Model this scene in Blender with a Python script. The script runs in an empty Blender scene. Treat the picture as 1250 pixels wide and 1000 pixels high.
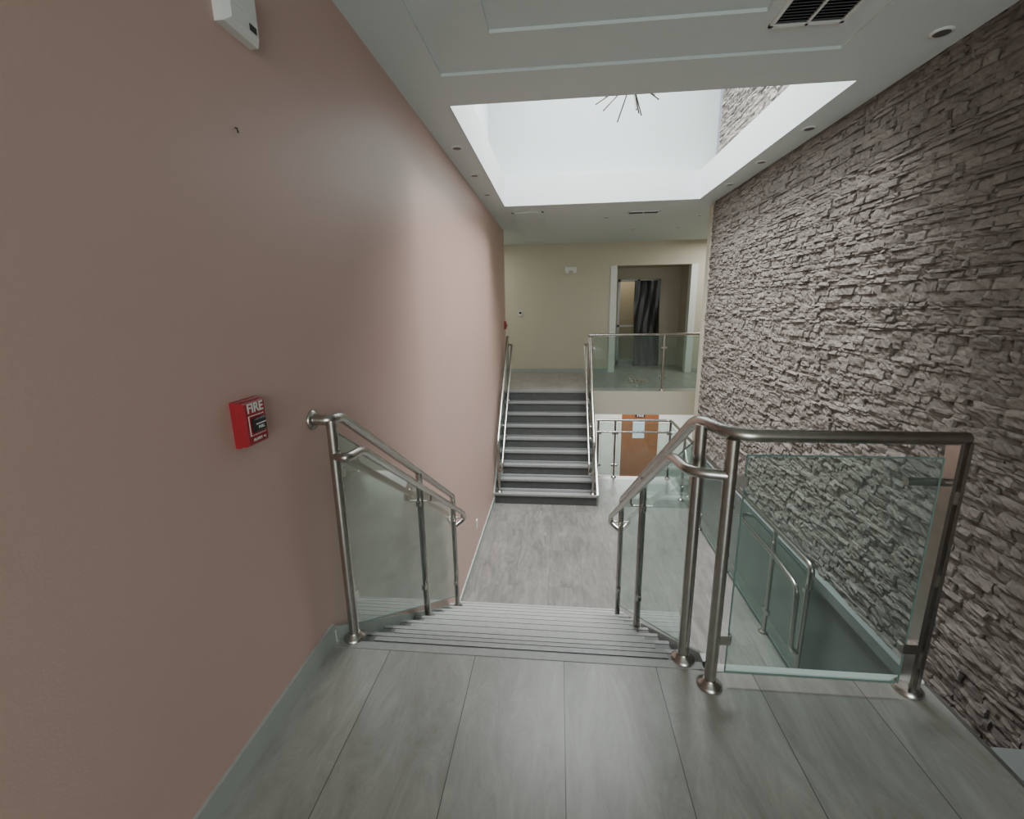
import bpy, math, random
import numpy as np
from mathutils import Vector, Matrix
random.seed(7); rng=np.random.default_rng(5)
scene=bpy.context.scene
# ------------------------------------------------------------------ materials
def newmat(n):
    m=bpy.data.materials.new(n); m.use_nodes=True
    nt=m.node_tree; b=nt.nodes['Principled BSDF']
    return m,nt,b
def pmat(n,col,rough=.6,metal=0,emit=None,es=0,noise=0,nscale=3,bump=0,bscale=60,spec=None):
    m,nt,b=newmat(n)
    b.inputs['Roughness'].default_value=rough; b.inputs['Metallic'].default_value=metal
    b.inputs['Base Color'].default_value=(*col,1)
    if spec is not None: b.inputs['Specular IOR Level'].default_value=spec
    tc=nt.nodes.new('ShaderNodeTexCoord')
    if noise:
        nz=nt.nodes.new('ShaderNodeTexNoise'); nz.inputs['Scale'].default_value=nscale; nz.inputs['Detail'].default_value=5
        nt.links.new(tc.outputs['Object'],nz.inputs['Vector'])
        mx=nt.nodes.new('ShaderNodeMix'); mx.data_type='RGBA'
        mx.inputs[6].default_value=(*[c*(1-noise) for c in col],1); mx.inputs[7].default_value=(*[min(1,c*(1+noise)) for c in col],1)
        nt.links.new(nz.outputs['Fac'],mx.inputs[0]); nt.links.new(mx.outputs[2],b.inputs['Base Color'])
    if bump:
        n2=nt.nodes.new('ShaderNodeTexNoise'); n2.inputs['Scale'].default_value=bscale; n2.inputs['Detail'].default_value=3
        nt.links.new(tc.outputs['Object'],n2.inputs['Vector'])
        bp=nt.nodes.new('ShaderNodeBump'); bp.inputs['Strength'].default_value=bump; bp.inputs['Distance'].default_value=.004
        nt.links.new(n2.outputs['Fac'],bp.inputs['Height']); nt.links.new(bp.outputs['Normal'],b.inputs['Normal'])
    if emit:
        b.inputs['Emission Color'].default_value=(*emit,1); b.inputs['Emission Strength'].default_value=es
    return m
PINK=pmat('pink_wall_paint',(.54,.370,.315),.42,noise=.03,nscale=1.2,bump=.1,bscale=160,spec=.3)
BEIGE=pmat('beige_wall_paint',(.55,.51,.41),.7,noise=.03,bump=.1)
WHITE=pmat('white_ceiling_paint',(.60,.665,.65),.75,noise=.02)
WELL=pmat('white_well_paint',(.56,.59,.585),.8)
WELL_SHADE=pmat('shaded_well_paint',(.38,.41,.405),.8)  # same white as the well, darkened so the upper end walls look shaded
TRIMW=pmat('white_trim_paint',(.72,.74,.72),.5)
BASEB=pmat('grey_baseboard',(.36,.385,.355),.45,noise=.08,nscale=12)
STEEL=pmat('brushed_stainless_steel',(.47,.45,.42),.27,1,noise=.18,nscale=25,bump=.05,bscale=200)
STEELD=pmat('worn_steel_trim',(.32,.32,.31),.38,.9,noise=.2,nscale=20)
RED=pmat('red_enamel',(.33,.016,.025),.38,noise=.1,nscale=30)
PLW=pmat('white_plastic',(.70,.71,.68),.4)
PAPER=pmat('notice_paper',(.58,.70,.80),.6,noise=.15,nscale=40)
BLACK=pmat('black_plastic',(.015,.015,.017),.35)
DARK=pmat('dark_recess',(.02,.02,.02),.8)
TREAD=pmat('stair_tread_stone',(.13,.13,.125),.5,noise=.22,nscale=14)
RISER=pmat('stair_riser_stone',(.075,.077,.075),.55,noise=.2,nscale=14)
NOSE=pmat('stair_nosing_strip',(.27,.27,.255),.45,noise=.2,nscale=30)
LOWW=pmat('lower_wall_paint',(.75,.77,.74),.7)
GREYW=pmat('grey_green_wall_paint',(.17,.18,.175),.7,noise=.08)
TANW=pmat('tan_room_paint',(.42,.30,.19),.7,noise=.05)
PLAST=pmat('black_plastic_sheeting',(.012,.012,.013),.3,bump=1,bscale=14)
GLOW=pmat('skylight_glazing',(.9,.95,1),.5,emit=(.86,.94,1),es=1.2)
def wood():
    m,nt,b=newmat('oak_door_wood'); b.inputs['Roughness'].default_value=.45
    tc=nt.nodes.new('ShaderNodeTexCoord'); mp=nt.nodes.new('ShaderNodeMapping'); mp.inputs['Scale'].default_value=(9,9,.9)
    nz=nt.nodes.new('ShaderNodeTexNoise'); nz.inputs['Scale'].default_value=3; nz.inputs['Detail'].default_value=6; nz.inputs['Distortion'].default_value=1.2
    cr=nt.nodes.new('ShaderNodeValToRGB'); cr.color_ramp.elements[0].color=(.15,.045,.014,1); cr.color_ramp.elements[1].color=(.32,.12,.04,1)
    nt.links.new(tc.outputs['Object'],mp.inputs[0]); nt.links.new(mp.outputs[0],nz.inputs['Vector']); nt.links.new(nz.outputs['Fac'],cr.inputs[0]); nt.links.new(cr.outputs[0],b.inputs['Base Color'])
    return m
WOOD=wood()
def glass():
    m=bpy.data.materials.new('railing_glass'); m.use_nodes=True; nt=m.node_tree; nt.nodes.clear()
    out=nt.nodes.new('ShaderNodeOutputMaterial')
    tr=nt.nodes.new('ShaderNodeBsdfTransparent'); tr.inputs[0].default_value=(.68,.80,.765,1)
    gl=nt.nodes.new('ShaderNodeBsdfGlossy'); gl.inputs['Roughness'].default_value=.02; gl.inputs['Color'].default_value=(.9,1,.97,1)
    df=nt.nodes.new('ShaderNodeBsdfDiffuse'); df.inputs[0].default_value=(.34,.40,.37,1)
    tc=nt.nodes.new('ShaderNodeTexCoord'); nz=nt.nodes.new('ShaderNodeTexNoise'); nz.inputs['Scale'].default_value=5; nz.inputs['Detail'].default_value=6
    nt.links.new(tc.outputs['Object'],nz.inputs['Vector'])
    mr=nt.nodes.new('ShaderNodeMapRange'); mr.inputs['From Min'].default_value=.3; mr.inputs['From Max'].default_value=.75; mr.inputs['To Min'].default_value=.04; mr.inputs['To Max'].default_value=.14
    nt.links.new(nz.outputs['Fac'],mr.inputs['Value'])
    m1=nt.nodes.new('ShaderNodeMixShader'); nt.links.new(mr.outputs[0],m1.inputs[0]); nt.links.new(tr.outputs[0],m1.inputs[1]); nt.links.new(df.outputs[0],m1.inputs[2])
    lw=nt.nodes.new('ShaderNodeLayerWeight'); lw.inputs['Blend'].default_value=.5
    pw=nt.nodes.new('ShaderNodeMath'); pw.operation='POWER'; pw.inputs[1].default_value=3.5
    nt.links.new(lw.outputs['Facing'],pw.inputs[0])
    ml=nt.nodes.new('ShaderNodeMath'); ml.operation='MULTIPLY_ADD'; ml.inputs[1].default_value=.8; ml.inputs[2].default_value=.08
    nt.links.new(pw.outputs[0],ml.inputs[0])
    m2=nt.nodes.new('ShaderNodeMixShader'); nt.links.new(ml.outputs[0],m2.inputs[0]); nt.links.new(m1.outputs[0],m2.inputs[1]); nt.links.new(gl.outputs[0],m2.inputs[2])
    nt.links.new(m2.outputs[0],out.inputs[0]); return m
GLASS=glass()
GEDGE=pmat('glass_edge_green',(.12,.19,.17),.2)
def tile(name,ox,oy,w,l,c1,c2,off=0.0,rot=.6,st=3.0):
    m,nt,b=newmat(name); N=nt.nodes.new; L=nt.links.new
    tc=N('ShaderNodeTexCoord'); mp=N('ShaderNodeMapping'); mp.inputs['Rotation'].default_value=(0,0,math.pi/2)
    L(tc.outputs['Object'],mp.inputs[0])
    mp.inputs['Location'].default_value=(ox,oy,0)
    br=N('ShaderNodeTexBrick'); br.offset=off; br.squash=1
    br.inputs['Scale'].default_value=1; br.inputs['Brick Width'].default_value=l; br.inputs['Row Height'].default_value=w
    br.inputs['Mortar Size'].default_value=.0018; br.inputs['Mortar Smooth'].default_value=.1; br.inputs['Bias'].default_value=0
    br.inputs['Color1'].default_value=(.0,.0,.0,1); br.inputs['Color2'].default_value=(1,1,1,1); br.inputs['Mortar'].default_value=(.5,.5,.5,1)
    L(mp.outputs[0],br.inputs['Vector'])
    mp2=N('ShaderNodeMapping'); mp2.inputs['Rotation'].default_value=(0,0,rot); mp2.inputs['Scale'].default_value=(st,.9,1)
    ad=N('ShaderNodeVectorMath'); ad.operation='MULTIPLY_ADD'; ad.inputs[1].default_value=(7,5,3)
    L(br.outputs['Color'],ad.inputs[0]); L(tc.outputs['Object'],ad.inputs[2]); L(ad.outputs[0],mp2.inputs[0])
    nz=N('ShaderNodeTexNoise'); nz.inputs['Scale'].default_value=2.2; nz.inputs['Detail'].default_value=14; nz.inputs['Roughness'].default_value=.8; nz.inputs['Distortion'].default_value=.9
    L(mp2.outputs[0],nz.inputs['Vector'])
    cr=N('ShaderNodeValToRGB'); cr.color_ramp.elements[0].position=.3; cr.color_ramp.elements[1].position=.66
    cr.color_ramp.elements[0].color=(*c1,1); cr.color_ramp.elements[1].color=(*c2,1); L(nz.outputs['Fac'],cr.inputs[0])
    n3=N('ShaderNodeTexNoise'); n3.inputs['Scale'].default_value=1.7; n3.inputs['Detail'].default_value=4; L(tc.outputs['Object'],n3.inputs['Vector'])
    r3=N('ShaderNodeMapRange'); r3.inputs['From Min'].default_value=.3; r3.inputs['From Max'].default_value=.7; r3.inputs['To Min'].default_value=.86; r3.inputs['To Max'].default_value=1.07; L(n3.outputs['Fac'],r3.inputs['Value'])
    hs=N('ShaderNodeHueSaturation'); L(cr.outputs[0],hs.inputs['Color'])
    mr=N('ShaderNodeMapRange'); mr.inputs['To Min'].default_value=.95; mr.inputs['To Max'].default_value=1.04; L(br.outputs['Color'],mr.inputs['Value'])
    mm=N('ShaderNodeMath'); mm.operation='MULTIPLY'; L(mr.outputs[0],mm.inputs[0]); L(r3.outputs[0],mm.inputs[1]); L(mm.outputs[0],hs.inputs['Value'])
    mx=N('ShaderNodeMix'); mx.data_type='RGBA'; mx.inputs[7].default_value=(.07,.07,.065,1)
    L(br.outputs['Fac'],mx.inputs[0]); L(hs.outputs[0],mx.inputs[6]); L(mx.outputs[2],b.inputs['Base Color'])
    b.inputs['Roughness'].default_value=.33
    bp=N('ShaderNodeBump'); bp.inputs['Strength'].default_value=.4; bp.inputs['Distance'].default_value=.002; bp.invert=True
    L(br.outputs['Fac'],bp.inputs['Height']); L(bp.outputs['Normal'],b.inputs['Normal'])
    return m
TILE=tile('landing_floor_tile',-1.72+1.24*4,-.035+.413*8,.413,1.24,(.185,.178,.160),(.345,.337,.308))
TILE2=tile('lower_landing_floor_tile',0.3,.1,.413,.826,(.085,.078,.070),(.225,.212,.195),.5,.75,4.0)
def stonemat():
    m,nt,b=newmat('split_face_ledger_stone'); N=nt.nodes.new; L=nt.links.new
    b.inputs['Roughness'].default_value=.9; b.inputs['Specular IOR Level'].default_value=.25
    at=N('ShaderNodeAttribute'); at.attribute_name='tone'
    tc=N('ShaderNodeTexCoord'); nz=N('ShaderNodeTexNoise'); nz.inputs['Scale'].default_value=24; nz.inputs['Detail'].default_value=9; nz.inputs['Roughness'].default_value=.75; nz.inputs['Distortion'].default_value=.6
    mp=N('ShaderNodeMapping'); mp.inputs['Scale'].default_value=(1,.7,1.3); mp.inputs['Rotation'].default_value=(.35,0,0); L(tc.outputs['Object'],mp.inputs[0]); L(mp.outputs[0],nz.inputs['Vector'])
    ad=N('ShaderNodeMath'); ad.operation='MULTIPLY_ADD'; ad.inputs[1].default_value=.3; L(at.outputs['Fac'],ad.inputs[0])
    m2=N('ShaderNodeMath'); m2.operation='MULTIPLY'; m2.inputs[1].default_value=.7; L(nz.outputs['Fac'],m2.inputs[0]); L(m2.outputs[0],ad.inputs[2])
    cr=N('ShaderNodeValToRGB'); cr.color_ramp.elements[0].position=.2; cr.color_ramp.elements[0].color=(.155,.134,.119,1)
    cr.color_ramp.elements[1].position=.8; cr.color_ramp.elements[1].color=(.315,.280,.252,1)
    L(ad.outputs[0],cr.inputs[0]); L(cr.outputs[0],b.inputs['Base Color'])
    bp=N('ShaderNodeBump'); bp.inputs['Strength'].default_value=1; bp.inputs['Distance'].default_value=.018
    L(nz.outputs['Fac'],bp.inputs['Height']); L(bp.outputs['Normal'],b.inputs['Normal'])
    return m
STONE=stonemat()
# ------------------------------------------------------------------ mesh builder
class MB:
    def __init__(s): s.v=[];s.f=[];s.mi=[];s.sm=[];s.mats=[]
    def m(s,mat):
        if mat not in s.mats: s.mats.append(mat)
        return s.mats.index(mat)
    def add(s,vs,fs,mat,smooth=False):
        o=len(s.v); s.v+= [tuple(p) for p in vs]; k=s.m(mat)
        for f in fs: s.f.append(tuple(i+o for i in f)); s.mi.append(k); s.sm.append(smooth)
    def box(s,x0,x1,y0,y1,z0,z1,mat):
        vs=[(x0,y0,z0),(x1,y0,z0),(x1,y1,z0),(x0,y1,z0),(x0,y0,z1),(x1,y0,z1),(x1,y1,z1),(x0,y1,z1)]
        s.add(vs,[(3,2,1,0),(4,5,6,7),(0,1,5,4),(1,2,6,5),(2,3,7,6),(3,0,4,7)],mat)
    def bevbox(s,x0,x1,y0,y1,z0,z1,mat,axis=0,sgn=1,b=.006):
        lo=[x0,y0,z0];hi=[x1,y1,z1]
        a1,a2=[a for a in range(3) if a!=axis]
        def P(a,u,w):
            c=[0,0,0];c[axis]=a;c[a1]=u;c[a2]=w;return tuple(c)
        out=hi[axis] if sgn>0 else lo[axis]; inn=lo[axis] if sgn>0 else hi[axis]
        mid=out-sgn*b
        def rect(a,i): return [P(a,lo[a1]+i,lo[a2]+i),P(a,hi[a1]-i,lo[a2]+i),P(a,hi[a1]-i,hi[a2]-i),P(a,lo[a1]+i,hi[a2]-i)]
        vs=rect(inn,0)+rect(mid,0)+rect(out,b)
        fs=[(0,1,2,3)]+[(i,(i+1)%4,4+(i+1)%4,4+i) for i in range(4)]+[(4+i,4+(i+1)%4,8+(i+1)%4,8+i) for i in range(4)]+[(8,9,10,11)]
        s.add(vs,fs,mat)
    def tube(s,pts,r,mat,seg=14,fil=0,cap=True):
        pts=[Vector(p) for p in pts]
        if fil and len(pts)>2:
            q=[pts[0]]
            for i in range(1,len(pts)-1):
                a,b,c=pts[i-1],pts[i],pts[i+1]
                da=(a-b);dc=(c-b);la,lc=da.length,dc.length
                rr=min(fil,la*.48,lc*.48); p0=b+da.normalized()*rr;p2=b+dc.normalized()*rr
                for k in range(7):
                    t=k/6; q.append(p0*(1-t)**2+b*2*t*(1-t)+p2*t*t)
            q.append(pts[-1]);pts=q
        n=len(pts);T=[]
        for i in range(n):
            T.append((pts[min(i+1,n-1)]-pts[max(i-1,0)]).normalized())
        up=Vector((0,0,1)) if abs(T[0].z)<.9 else Vector((1,0,0))
        N=(up-T[0]*up.dot(T[0])).normalized();vs=[]
        for i in range(n):
            N=(N-T[i]*N.dot(T[i])).normalized();B=T[i].cross(N)
            for k in range(seg):
                a=2*math.pi*k/seg; vs.append(pts[i]+(N*math.cos(a)+B*math.sin(a))*r)
        fs=[]
        for i in range(n-1):
            for k in range(seg):
                fs.append((i*seg+k,i*seg+(k+1)%seg,(i+1)*seg+(k+1)%seg,(i+1)*seg+k))
        s.add(vs,fs,mat,True)
        if cap:
            s.add(vs[:seg],[tuple(range(seg))[::-1]],mat); s.add(vs[-seg:],[tuple(range(seg))],mat)
    def prism(s,poly,axis,a0,a1,mat):
        o=[a for a in range(3) if a!=axis]; vs=[]
        for a in (a0,a1):
            for p in poly:
                c=[0,0,0];c[axis]=a;c[o[0]]=p[0];c[o[1]]=p[1];vs.append(c)
        n=len(poly); fs=[tuple(range(n)),tuple(range(n,2*n))[::-1]]+[(i,(i+1)%n,n+(i+1)%n,n+i) for i in range(n)]
        s.add(vs,fs,mat)
    def lathe(s,c,prof,mat,axis=2,seg=24):
        vs=[];n=len(prof)
        for r,h in prof:
            for k in range(seg):
                a=2*math.pi*k/seg; p=[0,0,0]; o=[q for q in range(3) if q!=axis]
                p[axis]=c[axis]+h;p[o[0]]=c[o[0]]+r*math.cos(a);p[o[1]]=c[o[1]]+r*math.sin(a);vs.append(p)
        fs=[(i*seg+k,i*seg+(k+1)%seg,(i+1)*seg+(k+1)%seg,(i+1)*seg+k) for i in range(n-1) for k in range(seg)]
        s.add(vs,fs,mat,True)
        s.add(vs[-seg:],[tuple(range(seg))],mat); s.add(vs[:seg],[tuple(range(seg))[::-1]],mat)
    def build(s,name,parent=None):
        me=bpy.data.meshes.new(name);me.from_pydata(s.v,[],s.f)
        for m in s.mats: me.materials.append(m)
        me.polygons.foreach_set('material_index',s.mi);me.polygons.foreach_set('use_smooth',s.sm);me.update()
        import bmesh
        bm=bmesh.new();bm.from_mesh(me);bmesh.ops.recalc_face_normals(bm,faces=bm.faces);bm.to_mesh(me);bm.free()
        o=bpy.data.objects.new(name,me);scene.collection.objects.link(o)
        if parent: o.parent=parent
        return o
def text(body,size,mat,M,parent,ext=.0006,name='lettering'):
    cu=bpy.data.curves.new(name,'FONT');cu.body=body;cu.size=size;cu.extrude=ext;cu.align_x='CENTER';cu.align_y='CENTER';cu.offset=size*.02
    t=bpy.data.objects.new(name+'_tmp',cu);scene.collection.objects.link(t)
    bpy.context.view_layer.update()
    me=bpy.data.meshes.new_from_object(t.evaluated_get(bpy.context.evaluated_depsgraph_get()))
    bpy.data.objects.remove(t); me.materials.clear();me.materials.append(mat)
    o=bpy.data.objects.new(name,me);scene.collection.objects.link(o);o.matrix_world=M;o.parent=parent
    return o
# ------------------------------------------------------------------ dimensions
XL=-1.09;XR=2.27;ZC=3.04;ZM=-1.726;YE=1.80;RISE=.1726;RUN=.271;YB1=YE+9*RUN
YB2=7.16;YT2=8.92;ZFAR=-.08;R2=(ZFAR-ZM)/9;G2=(YT2-YB2)/8;ZLOW=-3.45;YF=11.5
YBK=-4.0;SXR=.66
# ------------------------------------------------------------------ floors
b=MB();b.box(XL,1.56,YBK,YE-.03,-.30,0,TILE);b.box(1.56,1.575,YBK,YE-.03,-.30,.004,STEELD)
b.box(SXR+.02,1.56,YE-.03,YE,-.30,.012,TRIMW);b.build('floor')
b=MB();b.box(XL,XR,YE,YB2,ZM-.25,ZM,TILE2);b.box(SXR,XR,YB2,8.57,ZM-.25,ZM,TILE2);b.build('floor.001')
b=MB();b.box(XL-3,5.2,YT2,14.5,ZFAR-.45,ZFAR,TILE);b.box(SXR,5.2,YT2-.015,YT2,ZFAR-.47,ZFAR-.0,BEIGE);b.build('floor.002')
b=MB();b.box(XL-3,5.2,YBK-.2,14.5,ZLOW-.2,ZLOW,TILE2);b.build('floor.003')
# ------------------------------------------------------------------ walls
b=MB();b.box(XL-.2,XL,YBK,YT2+.45,ZLOW,6.6,PINK);b.build('wall_left')
b=MB();b.box(XL,XL+.013,YBK,YE,0,.105,BASEB)
b.build('baseboard_left')
b=MB();b.box(XL,XL+.013,YB1,YB2,ZM,ZM+.105,BASEB);b.build('baseboard_left.001')
b=MB()
PX0,PX1,PZ=1.25,3.28,2.50
b.box(XL-3,PX0,YF,YF+.2,ZFAR,ZC,BEIGE);b.box(PX1,5.2,YF,YF+.2,ZFAR,ZC,BEIGE);b.box(PX0,PX1,YF,YF+.2,PZ,ZC,BEIGE)
b.build('wall_far')
b=MB()
b.box(PX0-.1,PX0,YF+.2,13.0,ZFAR,ZC,BEIGE);b.box(PX1,PX1+.1,YF+.2,13.0,ZFAR,ZC,BEIGE);b.box(PX0,PX1,YF+.2,13.1,PZ+.05,ZC,BEIGE)
b.box(2.75,PX1,13.0,13.1,ZFAR,PZ+.05,BEIGE);b.box(PX0,1.62,13.0,13.1,ZFAR,PZ+.05,BEIGE);b.box(1.62,2.75,13.0,13.1,2.25,PZ+.05,BEIGE)
b.build('wall_vestibule')
b=MB();b.box(PX0,PX0+.15,YF-.012,YF+.22,ZFAR,PZ,TRIMW);b.build('trim_1')
b=MB();b.box(PX1-.15,PX1,YF-.012,YF+.22,ZFAR,PZ,TRIMW);b.build('trim_2')
b=MB();b.box(XL-3,PX0,YF-.013,YF,ZFAR,ZFAR+.1,BASEB);b.box(PX1,5.2,YF-.013,YF,ZFAR,ZFAR+.1,BASEB);b.build('baseboard_far')
b=MB();b.box(5.2,5.4,7.3,15,ZLOW,ZC+.4,BEIGE);b.build('wall_right_far')
b=MB();b.box(XL-3.2,XL-3,YT2,15,ZLOW,ZC+.4,BEIGE);b.box(XL-3,XL-.2,YT2+.25,YT2+.45,ZLOW,ZC,BEIGE);b.build('wall_left_far')
b=MB();b.box(XL-3,5.2,14.5,14.7,ZLOW,ZC+.4,TANW);b.build('wall_back_far')
b=MB();b.box(XL-3,1.78,12.9,13.0,ZLOW,ZFAR-.45,LOWW);b.box(2.95,5.2,12.9,13.0,ZLOW,ZFAR-.45,LOWW);b.box(1.78,2.95,12.9,13.0,-1.28,ZFAR-.45,LOWW);b.build('wall_lower_far')
b=MB();b.box(XL,2.6,YE-.2,YE-.03,ZLOW,-.30,GREYW);b.box(XR,5.2,7.42,7.6,ZLOW,ZC+.4,BEIGE);b.build('wall_closing')
b=MB();b.box(XL,XR+.3,YBK-.2,YBK,ZLOW,.5,BEIGE);b.box(XL,XR+.3,YBK-.2,YBK,2.7,ZC+.4,BEIGE);b.box(XL,-.7,YBK-.2,YBK,.5,2.7,BEIGE);b.box(1.9,XR+.3,YBK-.2,YBK,.5,2.7,BEIGE);b.build('wall_back')
b=MB()
for x in (-.7,.15,1.0,1.86): b.box(x,x+.04,YBK-.1,YBK-.05,.5,2.7,STEELD)
for z in (.5,2.66): b.box(-.7,1.9,YBK-.1,YBK-.05,z,z+.04,STEELD)
b.build('added_fill_window')  # unseen window added behind the camera to go with the soft fill
# stone wall: backing + split face blocks
ZS0=-.72;YS=2.3
b=MB();b.box(XR+.034,XR+.3,YBK,7.42,ZLOW,6.6,GREYW);b.box(XR-.05,XR+.034,YS,7.42,ZS0-.09,ZS0-.0,GREYW);b.box(XR,XR+.034,YS,7.42,ZLOW,ZS0-.09,GREYW);b.build('wall_right_backing')
V=[];F=[];tone=[]
z=-3.4
while z<6.5:
    h=random.choice([.018,.024,.030,.038,.048,.058]); y=YBK-random.random()*.3
    yend=7.42 if z>=ZS0 else YS
    if z<ZS0<z+h: h=ZS0-z
    while y<yend:
        l=random.uniform(.04,.21); y1=min(y+l,yend); ya=max(y,YBK)
        if y1-ya>.02:
            d=random.uniform(0,.019);tl=random.uniform(-.008,.008);tv=random.uniform(-.009,.004)
            near=(ya>0 and -1.5<z<3.2)
            ny=max(2,int((y1-ya)/(.024 if near else .07)));nz=3 if near and h>.03 else 2
            o=len(V);g=.0002
            for j in range(nz+1):
                for i in range(ny+1):
                    fy=i/ny;fz=j/nz
                    e=(.003 if i in(0,ny) else 0)+(.003 if j in (0,nz) else 0)
                    dd=d+tl*(fy-.5)*2+tv*(fz-.5)*2-e+random.uniform(-.006,.006)
                    V.append((XR+.015-max(dd,-.012),ya+g+(y1-ya-2*g)*fy+(random.uniform(-.006,.006) if 0<i<ny else 0),z+g+(h-2*g)*fz+(random.uniform(-.005,.005) if 0<j<nz else 0)))
            for j in range(nz):
                for i in range(ny):
                    a=o+j*(ny+1)+i; F.append((a,a+ny+1,a+ny+2,a+1))
            ring=[o+i for i in range(ny+1)]+[o+j*(ny+1)+ny for j in range(1,nz+1)]+[o+nz*(ny+1)+i for i in range(ny-1,-1,-1)]+[o+j*(ny+1) for j in range(nz-1,0,-1)]
            o2=len(V)
            for r in ring: V.append((XR+.032,V[r][1],V[r][2]))
            n=len(ring)
            for k in range(n): F.append((ring[k],ring[(k+1)%n],o2+(k+1)%n,o2+k))
            t=random.random()
            tone+= [t]*(len(V)-o)
        y=y1 if y1>y else y+l
    z+=h
me=bpy.data.meshes.new('wall_right');me.from_pydata(V,[],F);me.materials.append(STONE)
at=me.attributes.new('tone','FLOAT','POINT');at.data.foreach_set('value',tone)
o=bpy.data.objects.new('wall_right',me);scene.collection.objects.link(o)
# ------------------------------------------------------------------ ceilings
WX0,WX1,WY0,WY1=-.81,1.99,3.66,7.14
b=MB();T1=3.14
TX0,TX1,TY1=-.76,1.64,3.23
b.box(XL,XR,YBK,WY0,T1,3.44,WHITE)
b.box(XL,TX0,YBK,WY0,ZC,T1,WHITE);b.box(TX1,XR,YBK,WY0,ZC,T1,WHITE);b.box(TX0,TX1,TY1,WY0,ZC,T1,WHITE);b.box(TX0,TX1,YBK,-1.2,ZC,T1,WHITE)
IX0,IX1,IY1=-.39,1.06,2.84
Z2=ZC+.018
b.box(TX0,IX0,-1.2,TY1,Z2,T1,WHITE);b.box(IX1,TX1,-1.2,TY1,Z2,T1,WHITE);b.box(IX0,IX1,IY1,TY1,Z2,T1,WHITE);b.box(IX0,IX1,-1.2,IY1,Z2+.018,T1,WHITE)
b.build('ceiling')
b=MB();b.box(XL,WX0,WY0,WY1,ZC,3.42,WHITE);b.box(WX1,XR,WY0,WY1,ZC,3.42,WHITE);b.box(XL-.0,XR,WY1,7.42,ZC,3.42,WHITE);b.build('ceiling.001')
b=MB();b.box(XL-3,5.2,7.42,14.6,ZC,3.42,WHITE)
for (x0,x1,y0,y1) in [(-.75,-.25,7.6,10.6)]:
    for (p,q,r_,s_) in [(x0,x1,y0,y0+.03),(x0,x1,y1-.03,y1),(x0,x0+.03,y0,y1),(x1-.03,x1,y0,y1)]: b.box(p,q,r_,s_,ZC-.018,ZC,WHITE)
b.build('ceiling.002')
b=MB();b.box(XL,XR,7.5,7.6,3.42,6.6,WELL_SHADE);b.box(XL,XR,3.2,3.3,3.44,6.6,WELL_SHADE);b.box(XL,XL+.01,3.3,7.5,3.42,6.6,WELL)
for q in [(WX0-.004,WX0+.004,WY0,WY1),(WX1-.004,WX1+.004,WY0,WY1),(WX0,WX1,WY1-.004,WY1+.004),(WX0,WX1,WY0-.004,WY0+.004)]: b.box(*q,ZC+.0,3.43,WELL)
b.build('wall_light_well')
b=MB();b.box(XL-.1,XR+.3,3.2,7.6,6.6,6.64,GLOW)
for x in (-.3,.4,1.5): b.box(x,x+.06,3.2,7.6,6.5,6.6,TRIMW)
for y in (4.3,5.4,6.5): b.box(XL,XR,y,y+.06,6.5,6.6,TRIMW)
b.build('window_2')
# ------------------------------------------------------------------ stairs
b=MB()
for k in range(1,10):
    z=-RISE*k;y0=YE+(k-1)*RUN;y1=YE+k*RUN
    b.box(XL,SXR,y0,y1+(.0),z-.17 if k<9 else ZM,z,TREAD)
    b.box(XL+.1,SXR-.09,y1-.05,y1-.018,z,z+.004,NOSE);b.box(XL,SXR,y1-.012,y1+.014,z-.03,z+.003,NOSE)
    b.box(XL,SXR,y1,y1+.006,z-RISE,z-.03,RISER)
b.box(XL,SXR,YE-.03,YE+.014,-.035,.003,NOSE);b.box(XL,SXR,YE-.03,YE+.006,-RISE,-.035,RISER)
b.prism([(YE,-.34),(YE,-.20),(YB1,ZM+.0),(YB1-.3,ZM)],0,XL,SXR,GREYW)
b.prism([(YE,-.42),(YE,.02),(YE+.05,.02),(YB1+.02,ZM+.14),(YB1+.02,ZM)],0,SXR,SXR+.025,STEELD)
b.prism([(YE,-.2),(YE,.07),(YE+.03,.07),(YB1+.02,ZM+.12),(YB1+.02,ZM)],0,XL,XL+.02,BASEB)
b.build('staircase')
b=MB()
NOSE2=pmat('pale_nosing_strip',(.38,.38,.36),.45,noise=.15,nscale=30)
for k in range(1,10):
    z=ZM+R2*k;y0=YB2+(k-1)*G2
    if k<9: b.box(XL,SXR,y0,y0+G2,z-R2,z,TREAD)
    b.box(XL,SXR,y0-.006,y0,z-R2,z-.03,RISER);b.box(XL,SXR,y0-.022,y0+.02,z-.032,z+.003,NOSE);b.box(XL+.1,SXR-.09,y0+.04,y0+.07,z,z+.005,NOSE2)
b.prism([(YB2,ZM),(YT2,ZFAR-.45),(YT2,ZFAR-R2),(YB2,ZM+.02)],0,XL,SXR,GREYW)
b.prism([(YB2-.02,ZM),(YB2-.02,ZM+.2),(YT2,ZFAR+.03),(YT2,ZFAR-.45),(YB2+.2,ZM)],0,SXR,SXR+.03,STEELD)
b.prism([(YB2-.02,ZM),(YB2-.02,ZM+.2),(YT2,ZFAR+.05),(YT2,ZFAR-.3)],0,XL,XL+.02,BASEB)
b.build('staircase.001')
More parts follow.
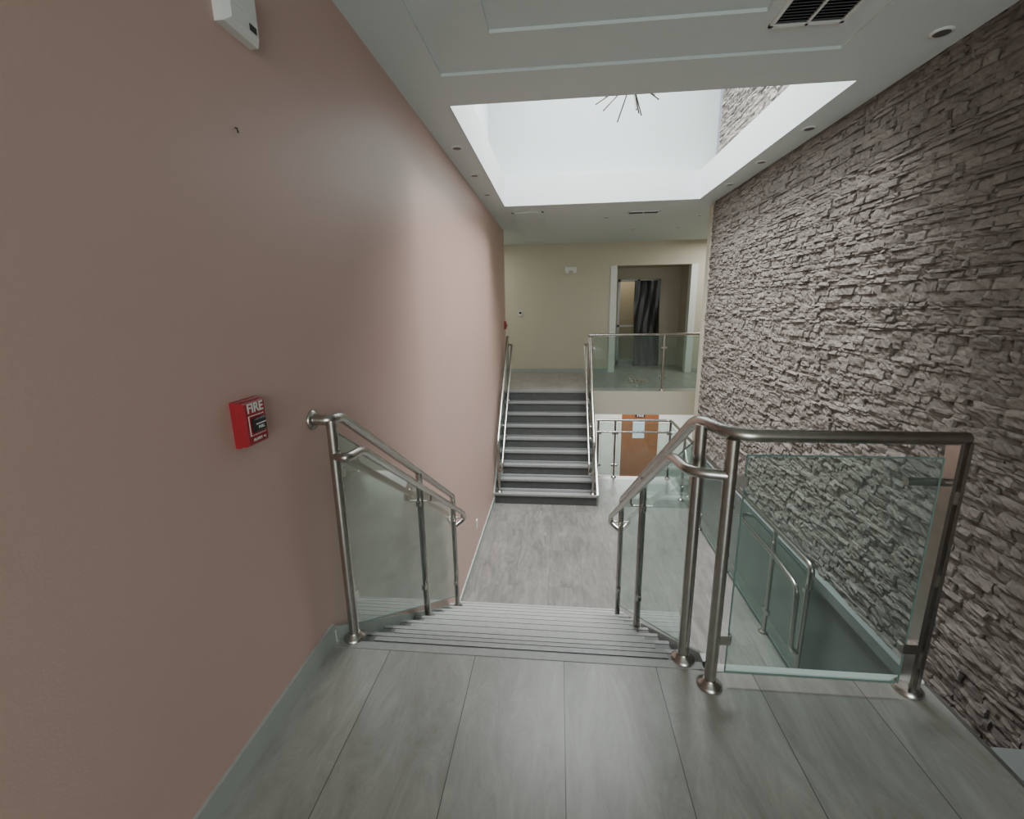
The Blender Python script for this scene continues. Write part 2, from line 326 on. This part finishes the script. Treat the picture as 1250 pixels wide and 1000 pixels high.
# ------------------------------------------------------------------ railings
def post(b,x,y,z0,z1,r=.024):
    b.tube([(x,y,z0),(x,y,z1)],r,STEEL,18)
    b.lathe((x,y,z0),[(.052,0),(.052,.008),(.044,.016),(r+.004,.03),(r+.002,.034)],STEEL)
def clamp(b,x,y,z,dx,dy):
    L=.062
    if dy: 
        y0,y1=sorted((y,y+dy*L)); b.bevbox(x-.016,x+.016,y0,y1,z-.022,z+.022,STEEL,1,1 if dy>0 else -1,.008)
    else:
        x0,x1=sorted((x,x+dx*L)); b.bevbox(x0,x1,y-.016,y+.016,z-.022,z+.022,STEEL,0,1 if dx>0 else -1,.008)
ER=.0035
def glassy(b,x,ya,yb,lo,hi):
    b.add([(x,ya,lo(ya)),(x,yb,lo(yb)),(x,yb,hi(yb)),(x,ya,hi(ya))],[(0,1,2,3)],GLASS)
    for (p,q) in [((x,ya,hi(ya)),(x,yb,hi(yb))),((x,ya,lo(ya)),(x,yb,lo(yb))),((x,ya,lo(ya)),(x,ya,hi(ya))),((x,yb,lo(yb)),(x,yb,hi(yb)))]:
        b.tube([p,q],ER,GEDGE,6)
def glassx(b,y,xa,xb,z0,z1):
    b.add([(xa,y,z0),(xb,y,z0),(xb,y,z1),(xa,y,z1)],[(0,1,2,3)],GLASS)
    for (p,q) in [((xa,y,z1),(xb,y,z1)),((xa,y,z0),(xb,y,z0)),((xa,y,z0),(xa,y,z1)),((xb,y,z0),(xb,y,z1))]:
        b.tube([p,q],ER,GEDGE,6)
def step1(y): return 0 if y<YE else max(ZM,-RISE*(math.floor((y-YE)/RUN)+1))
def step2(y): return ZM if y<YB2 else min(ZFAR,ZM+R2*(math.floor((y-YB2)/G2)+1))
S1=.635
top1=lambda y: 1.12-S1*max(0,y-1.90)
nose1=lambda y: -S1*max(0,y-YE)
def flight1(b,x,side,posts):
    for i,y in enumerate(posts):
        post(b,x,y,step1(y) if i else 0,top1(y))
    for ya,yb in zip(posts[:-1],posts[1:]):
        g=.045
        glassy(b,x,ya+g,yb-g,lambda y:nose1(y)+.10,lambda y:top1(y)-.075)
        for (yy,dy) in ((ya,1),(yb,-1)):
            for zz in (nose1(yy)+.26,top1(yy)-.24): clamp(b,x,yy,zz-dy*.02,0,dy)
    for y in posts[1:]:
        zz=top1(y)-.17
        b.tube([(x,y,zz-.05),(x+side*.08,y,zz-.05),(x+side*.08,y,zz)],.007,STEEL,8,.02)
b=MB();X=-1.0;ps=[1.84,2.98,3.93]
flight1(b,X,1,ps)
b.lathe((XL+.002,1.84,1.12),[(.045,0),(.045,.008),(.03,.014)],STEEL,axis=0)
b.tube([(XL+.01,1.84,1.12),(X,1.84,1.12),(X,1.93,1.115),(X,3.93,top1(3.93)),(X,3.945,top1(3.93)-.14)],.0245,STEEL,18,.055)
hz=lambda y: top1(y)-.165
b.tube([(X,1.84,.955),(X+.07,1.80,.955),(X+.085,1.93,.955),(X+.085,4.0,hz(4.0)),(X+.085,4.04,hz(4.04)-.05),(X+.0,3.94,hz(4.04)-.09)],.0215,STEEL,16,.05)
b.build('stair_railing')
b=MB();X=.58
flight1(b,X,-1,[1.83,2.92,3.85])
post(b,.655,1.69,0,1.10)
b.tube([(X,3.865,top1(3.85)-.14),(X,3.85,top1(3.85)),(X,1.90,1.125),(.66,1.69,1.115),(1.49,1.735,1.10)],.0245,STEEL,18,.08)
b.tube([(X-.0,3.86,hz(3.95)-.09),(X-.085,3.95,hz(3.95)-.05),(X-.085,3.91,hz(3.91)),(X-.085,1.93,.955),(X-.065,1.72,.955),(.655,1.69,.955)],.0215,STEEL,16,.09)
b.box(1.448,1.462,1.705,1.765,0,1.09,STEEL);b.box(1.478,1.492,1.705,1.765,0,1.09,STEEL)
b.lathe((1.47,1.735,0),[(.055,0),(.055,.01),(.045,.02)],STEEL)
for z in (.12,.5,.85): b.box(1.46,1.48,1.715,1.755,z,z+.05,STEEL)
b.tube([(1.45,1.735,.93),(1.31,1.735,.93)],.016,STEEL,12)
glassx(b,1.715,.722,1.41,.05,1.03)
for z in (.22,.93): clamp(b,.67,1.71,z,1,0)
clamp(b,1.45,1.72,.22,-1,0)
b.build('stair_railing.001')
top2=lambda y: -.62+(y-7.2)*(1.62/1.68)
nose2=lambda y: ZM+R2+(y-YB2)*R2/G2
for X,sd in ((-1.0,1),(.60,-1)):
    b=MB();ps=[7.22,8.06,8.88]
    for y in ps: post(b,X,y,step2(y),top2(y),.022)
    for ya,yb in zip(ps[:-1],ps[1:]):
        glassy(b,X,ya+.045,yb-.045,lambda y:nose2(y)+.06,lambda y:top2(y)-.08)
        for yy,dy in ((ya,1),(yb,-1)):
            for zz in (nose2(yy)+.25,top2(yy)-.25): clamp(b,X,yy,zz+dy*.03,0,dy)
    b.tube([(X,7.20,top2(7.2)-.16),(X,7.18,top2(7.18)),(X,8.88,top2(8.88)),(X,9.0,top2(8.88)+.0)],.024,STEEL,16,.05)
    h2=lambda y: top2(y)-.18
    b.tube([(X,7.2,h2(7.0)-.12),(X+sd*.085,7.0,h2(7.0)-.12),(X+sd*.085,7.02,h2(7.02)),(X+sd*.085,8.9,h2(8.9)),(X+sd*.085,9.0,h2(8.9)),(X,9.0,h2(8.9))],.021,STEEL,14,.05)
    b.build('stair_railing.002' if sd>0 else 'stair_railing.003')
def guardx(b,y,xs,z0,h=1.09):
    for x in xs: post(b,x,y,z0,z0+h,.022)
    for xa,xb in zip(xs[:-1],xs[1:]):
        glassx(b,y,xa+.04,xb-.04,z0+.06,z0+h-.05)
        for x,dx in ((xa,1),(xb,-1)):
            for z in (z0+.25,z0+h-.25): clamp(b,x,y,z,dx,0)
def guardy(b,x,ys,z0,h=1.09):
    for y in ys: post(b,x,y,z0,z0+h,.022)
    for ya,yb in zip(ys[:-1],ys[1:]):
        glassy(b,x,ya+.04,yb-.04,lambda y:z0+.06,lambda y:z0+h-.08)
        for y,dy in ((ya,1),(yb,-1)):
            for z in (z0+.25,z0+h-.25): clamp(b,x,y,z,0,dy)
b=MB();guardx(b,8.98,[.66,2.03,3.4,4.8],ZFAR,1.10);b.tube([(.6,8.98,ZFAR+1.1),(5.19,8.98,ZFAR+1.1)],.024,STEEL,16);b.build('glass_guardrail')
b=MB();X=2.13;guardy(b,X,[3.62,4.25,5.35,6.45,7.5,8.5],ZM,1.15);guardx(b,8.5,[.78,1.10,X],ZM,1.15)
b.tube([(X,3.60,ZM+.95),(X,3.60,ZM+1.16),(X,8.5,ZM+1.16),(.74,8.5,ZM+1.16)],.025,STEEL,16,.08)
b.tube([(X-.02,3.62,ZM+.30),(X-.085,3.60,ZM+.36),(X-.085,3.62,ZM+.95),(X-.085,3.95,ZM+.98),(X-.085,4.9,ZM+.98),(X,4.95,ZM+.98)],.022,STEEL,14,.1)
b.tube([(X,8.42,ZM+.95),(.74,8.42,ZM+.95)],.02,STEEL,12)
b.build('glass_guardrail.001')
# ------------------------------------------------------------------ fixtures on left wall
def M_left(x,y,z): return Matrix(((0,0,1,x),(1,0,0,y),(0,1,0,z),(0,0,0,1)))
def M_far(x,y,z): return Matrix(((1,0,0,x),(0,0,-1,y),(0,1,0,z),(0,0,0,1)))
def pull_station(name,y,z):
    b=MB();w,h=.122,.160
    b.bevbox(XL,XL+.022,y-w/2,y+w/2,z-h/2,z+h/2,RED,0,1,.004)
    b.bevbox(XL+.02,XL+.046,y-w/2+.004,y+w/2-.004,z-h/2+.004,z+h/2-.004,RED,0,1,.007)
    b.box(XL+.046,XL+.0475,y-.040,y+.040,z-.042,z+.028,PLW)
    b.box(XL+.0475,XL+.049,y-.037,y+.037,z-.039,z+.025,RED)
    b.bevbox(XL+.049,XL+.062,y-.030,y+.030,z-.030,z+.018,BLACK,0,1,.005)
    b.box(XL+.062,XL+.063,y-.026,y+.026,z-.003,z+.001,PLW)
    b.lathe((XL+.046,y+.03,z-.058),[(.006,0),(.006,.003),(.004,.004)],STEEL,axis=0,seg=12)
    o=b.build(name)
    text('FIRE',.046,PLW,M_left(XL+.0468,y,z+.052),o,name='fire_lettering')
    text('PULL',.014,PLW,M_left(XL+.0625,y,z-.014),o,name='pull_lettering')
    text('ALARM',.014,PLW,M_left(XL+.0468,y-.006,z-.058),o,name='alarm_lettering')
pull_station('fire_alarm_pull_station',1.42,1.22)
pull_station('fire_alarm_pull_station.001',9.2,1.22)
b=MB();b.bevbox(XL,XL+.05,1.56,1.73,2.495,2.68,PLW,0,1,.018);b.box(XL+.05,XL+.052,1.665,1.70,2.52,2.54,BLACK)
b.bevbox(XL+.05,XL+.056,1.585,1.705,2.56,2.66,PLW,0,1,.003);b.build('fire_alarm_sounder')
b=MB();b.tube([(XL,1.59,2.20),(XL+.006,1.59,2.20),(XL+.008,1.592,2.185)],.0025,BLACK,8);b.build('wall_screw')
b=MB();b.bevbox(XL,XL+.008,5.5,5.57,ZM+.38,ZM+.50,PLW,0,1,.003);b.box(XL+.008,XL+.009,5.52,5.55,ZM+.40,ZM+.48,TRIMW);b.build('electrical_outlet')
b=MB();b.bevbox(.15,.43,YF-.06,YF,2.40,2.50,PLW,1,-1,.012)
for x in (.2,.38): b.lathe((x,YF-.06,2.39),[(.02,0),(.045,-.05),(.047,-.06)],PLW,axis=1,seg=16)
b.build('emergency_light')
b=MB();b.bevbox(-1.0,-.91,YF-.03,YF,1.35,1.47,PLW,1,-1,.006);b.box(-.985,-.925,YF-.032,YF-.03,1.40,1.45,DARK);b.build('thermostat')
# ------------------------------------------------------------------ ceiling fixtures
def downl(name,x,y,z=ZC):
    b=MB();prof=[(.055,0),(.055,-.006),(.044,-.009)]
    b.lathe((x,y,z),prof,TRIMW);b.lathe((x,y,z-.0095),[(.040,0),(.034,-.001)],DLC);b.build(name)
DLC=pmat('downlight_lens',(.10,.10,.095),.3)
n=0
for (x,y) in [(-.95,4.54),(-.95,5.45),(-.95,6.36),(2.10,3.12),(2.12,4.52),(2.12,5.45),(2.12,6.36),(.80,8.3),(1.45,9.6),(2.35,8.4),(2.3,9.6)]:
    downl('recessed_downlight'+('' if n==0 else '.%03d'%n),x,y);n+=1
def vent(name,x0,x1,y0,y1,z,nb=10):
    b=MB()
    for q in [(x0,x1,y0,y0+.02),(x0,x1,y1-.02,y1),(x0,x0+.02,y0,y1),(x1-.02,x1,y0,y1),((x0+x1)/2-.007,(x0+x1)/2+.007,y0,y1)]: b.box(*q,z-.014,z,TRIMW)
    b.box(x0+.02,x1-.02,y0+.02,y1-.02,z-.003,z,DARK)
    for i in range(nb):
        y=y0+.03+(y1-y0-.06)*(i+.5)/nb
        b.prism([(y-.008,z-.012),(y+.006,z-.004),(y+.008,z-.005),(y-.006,z-.013)],0,x0+.02,x1-.02,DVB)
    b.build(name)
DVB=pmat('vent_blade_grey',(.16,.17,.17),.5)
vent('air_vent',1.12,1.50,2.50,2.97,Z2,16)
vent('air_vent.001',1.1,1.6,7.85,8.05,ZC,4)
# starburst chandelier
b=MB();c=Vector((.74,5.4,3.86))
b.tube([c,(c.x,c.y,6.49)],.008,STEELD,8);b.lathe((c.x,c.y,c.z-.03),[(.01,0),(.035,.015),(.04,.03),(.035,.045),(.01,.06)],STEELD,seg=16)
BRZ=pmat('dark_bronze',(.05,.045,.04),.4,.6)
for i in range(30):
    u=(i+.5)/30*2-1;ph=i*2.39996;d=Vector((math.sqrt(1-u*u)*math.cos(ph),math.sqrt(1-u*u)*math.sin(ph),u))
    L=.32+.12*((i*7)%5)/4
    b.tube([c+d*.03,c+d*L],.0065,BRZ,6);b.lathe(tuple(c+d*L-Vector((0,0,.008))),[(.003,0),(.009,.008),(.003,.016)],BRZ,seg=8)
b.build('starburst_chandelier')
# ------------------------------------------------------------------ doors
b=MB();y=12.9
b.box(1.78,1.84,y-.03,y+.08,ZLOW,-1.28,TRIMW);b.box(2.89,2.95,y-.03,y+.08,ZLOW,-1.28,TRIMW);b.box(1.84,2.89,y-.03,y+.08,-1.34,-1.28,TRIMW)
b.box(1.84,2.89,y,y+.045,ZLOW+.01,-1.34,WOOD)
b.box(2.22,2.50,y-.006,y,-1.60,-1.46,BLACK);b.box(2.17,2.50,y-.004,y,-2.22,-1.70,PAPER)
b.tube([(2.80,y,-2.4),(2.80,y-.05,-2.4),(2.68,y-.05,-2.4)],.011,STEEL,10,.02)
o=b.build('door_1');text('102',.14,PLW,M_far(2.36,y-.007,-1.53),o,name='number_lettering')
b=MB();y=13.0
for q in [(1.62,1.68),(2.69,2.75),(2.14,2.20)]: b.box(*q,y-.02,y+.06,ZFAR,2.25,STEELD)
b.box(1.62,2.75,y-.02,y+.06,2.19,2.25,STEELD);b.box(1.62,2.75,y-.02,y+.06,ZFAR,ZFAR+.12,STEELD);b.box(1.62,2.75,y-.02,y+.06,.98,1.03,STEELD)
b.add([(1.68,y+.01,ZFAR),(2.69,y+.01,ZFAR),(2.69,y+.01,2.2),(1.68,y+.01,2.2)],[(0,1,2,3)],GLASS);b.build('door_2')
V=[];F=[];nx,nz=30,22
for j in range(nz+1):
    for i in range(nx+1):
        fx=i/nx;fz=j/nz
        V.append((2.06+.68*fx+.03*math.sin(fz*5)*(1-fz),12.94-.005*math.sin(fx*23+3*math.sin(fz*5))-.008*math.sin(fx*8+fz*6)-.25*(1-fz)**4+random.uniform(-.004,.004),ZFAR+.01+2.28*fz))
for j in range(nz):
    for i in range(nx):
        a=j*(nx+1)+i;F.append((a,a+1,a+nx+2,a+nx+1))
b=MB();b.add(V,F,PLAST,True);b.build('plastic_sheeting')
b=MB();V=[];F=[]
for j in range(9):
    for i in range(12):
        V.append((1.55+i*.04+random.uniform(-.02,.02),9.9+j*.045+random.uniform(-.02,.02),ZFAR+.003+ (0 if i in(0,11) or j in (0,8) else random.uniform(0,.05))))
for j in range(8):
    for i in range(11):
        a=j*12+i;F.append((a,a+1,a+13,a+12))
CARD=pmat('crumpled_kraft_paper',(.27,.21,.16),.8,noise=.3,nscale=12)
b.add(V,F,CARD);b.build('crumpled_paper')
# ------------------------------------------------------------------ lights
def area(name,loc,rot,sx,sy,e,col=(1,1,1),spread=None):
    l=bpy.data.lights.new(name,'AREA');l.shape='RECTANGLE';l.size=sx;l.size_y=sy;l.energy=e;l.color=col
    if spread: l.spread=math.radians(spread)
    o=bpy.data.objects.new(name,l);scene.collection.objects.link(o);o.location=loc;o.rotation_euler=rot;return o
area('skylight_daylight',(.6,5.4,6.45),(0,0,0),2.8,3.6,640,(.95,.99,1),120)
area('added_rear_fill',(.6,YBK+.05,1.6),(math.radians(90),0,0),2.4,2.0,138,(.92,1,.97))  # soft fill added behind the camera to brighten the near landing
area('lower_hall_lamp',(2.2,11.0,-.6),(0,0,0),2.0,1.2,170,(1,.98,.93))
area('far_hall_lamp',(3.9,10.2,2.98),(0,0,0),1.4,1.4,65,(.98,1,.93))
area('far_hall_lamp.001',(-2.6,10.6,2.98),(0,0,0),1.4,1.2,35,(1,.99,.92))
area('back_room_lamp',(1.9,13.9,2.9),(0,0,0),1,.5,25,(1,.93,.85))
w=bpy.data.worlds.new('World');scene.world=w;w.use_nodes=True
bg=w.node_tree.nodes['Background'];bg.inputs[0].default_value=(.8,.88,1,1);bg.inputs[1].default_value=.8
# ------------------------------------------------------------------ camera
f,th,ps,ro=548.7,.2266,.1045,.0166
R=Vector((math.cos(ps),math.sin(ps),0));Fh=Vector((-math.sin(ps),math.cos(ps),0));Z=Vector((0,0,1))
Fw=Fh*math.cos(th)-Z*math.sin(th);U=Fh*math.sin(th)+Z*math.cos(th)
R2_=R*math.cos(ro)-U*math.sin(ro);U2=R*math.sin(ro)+U*math.cos(ro)
cam=bpy.data.cameras.new('camera');co=bpy.data.objects.new('camera',cam);scene.collection.objects.link(co)
M=Matrix.Identity(4)
for i in range(3): M[i][0]=R2_[i];M[i][1]=U2[i];M[i][2]=-Fw[i]
M[0][3]=0;M[1][3]=0;M[2][3]=1.6
co.matrix_world=M;cam.sensor_width=36;cam.lens=f/1250*36;cam.clip_start=.02
scene.camera=co
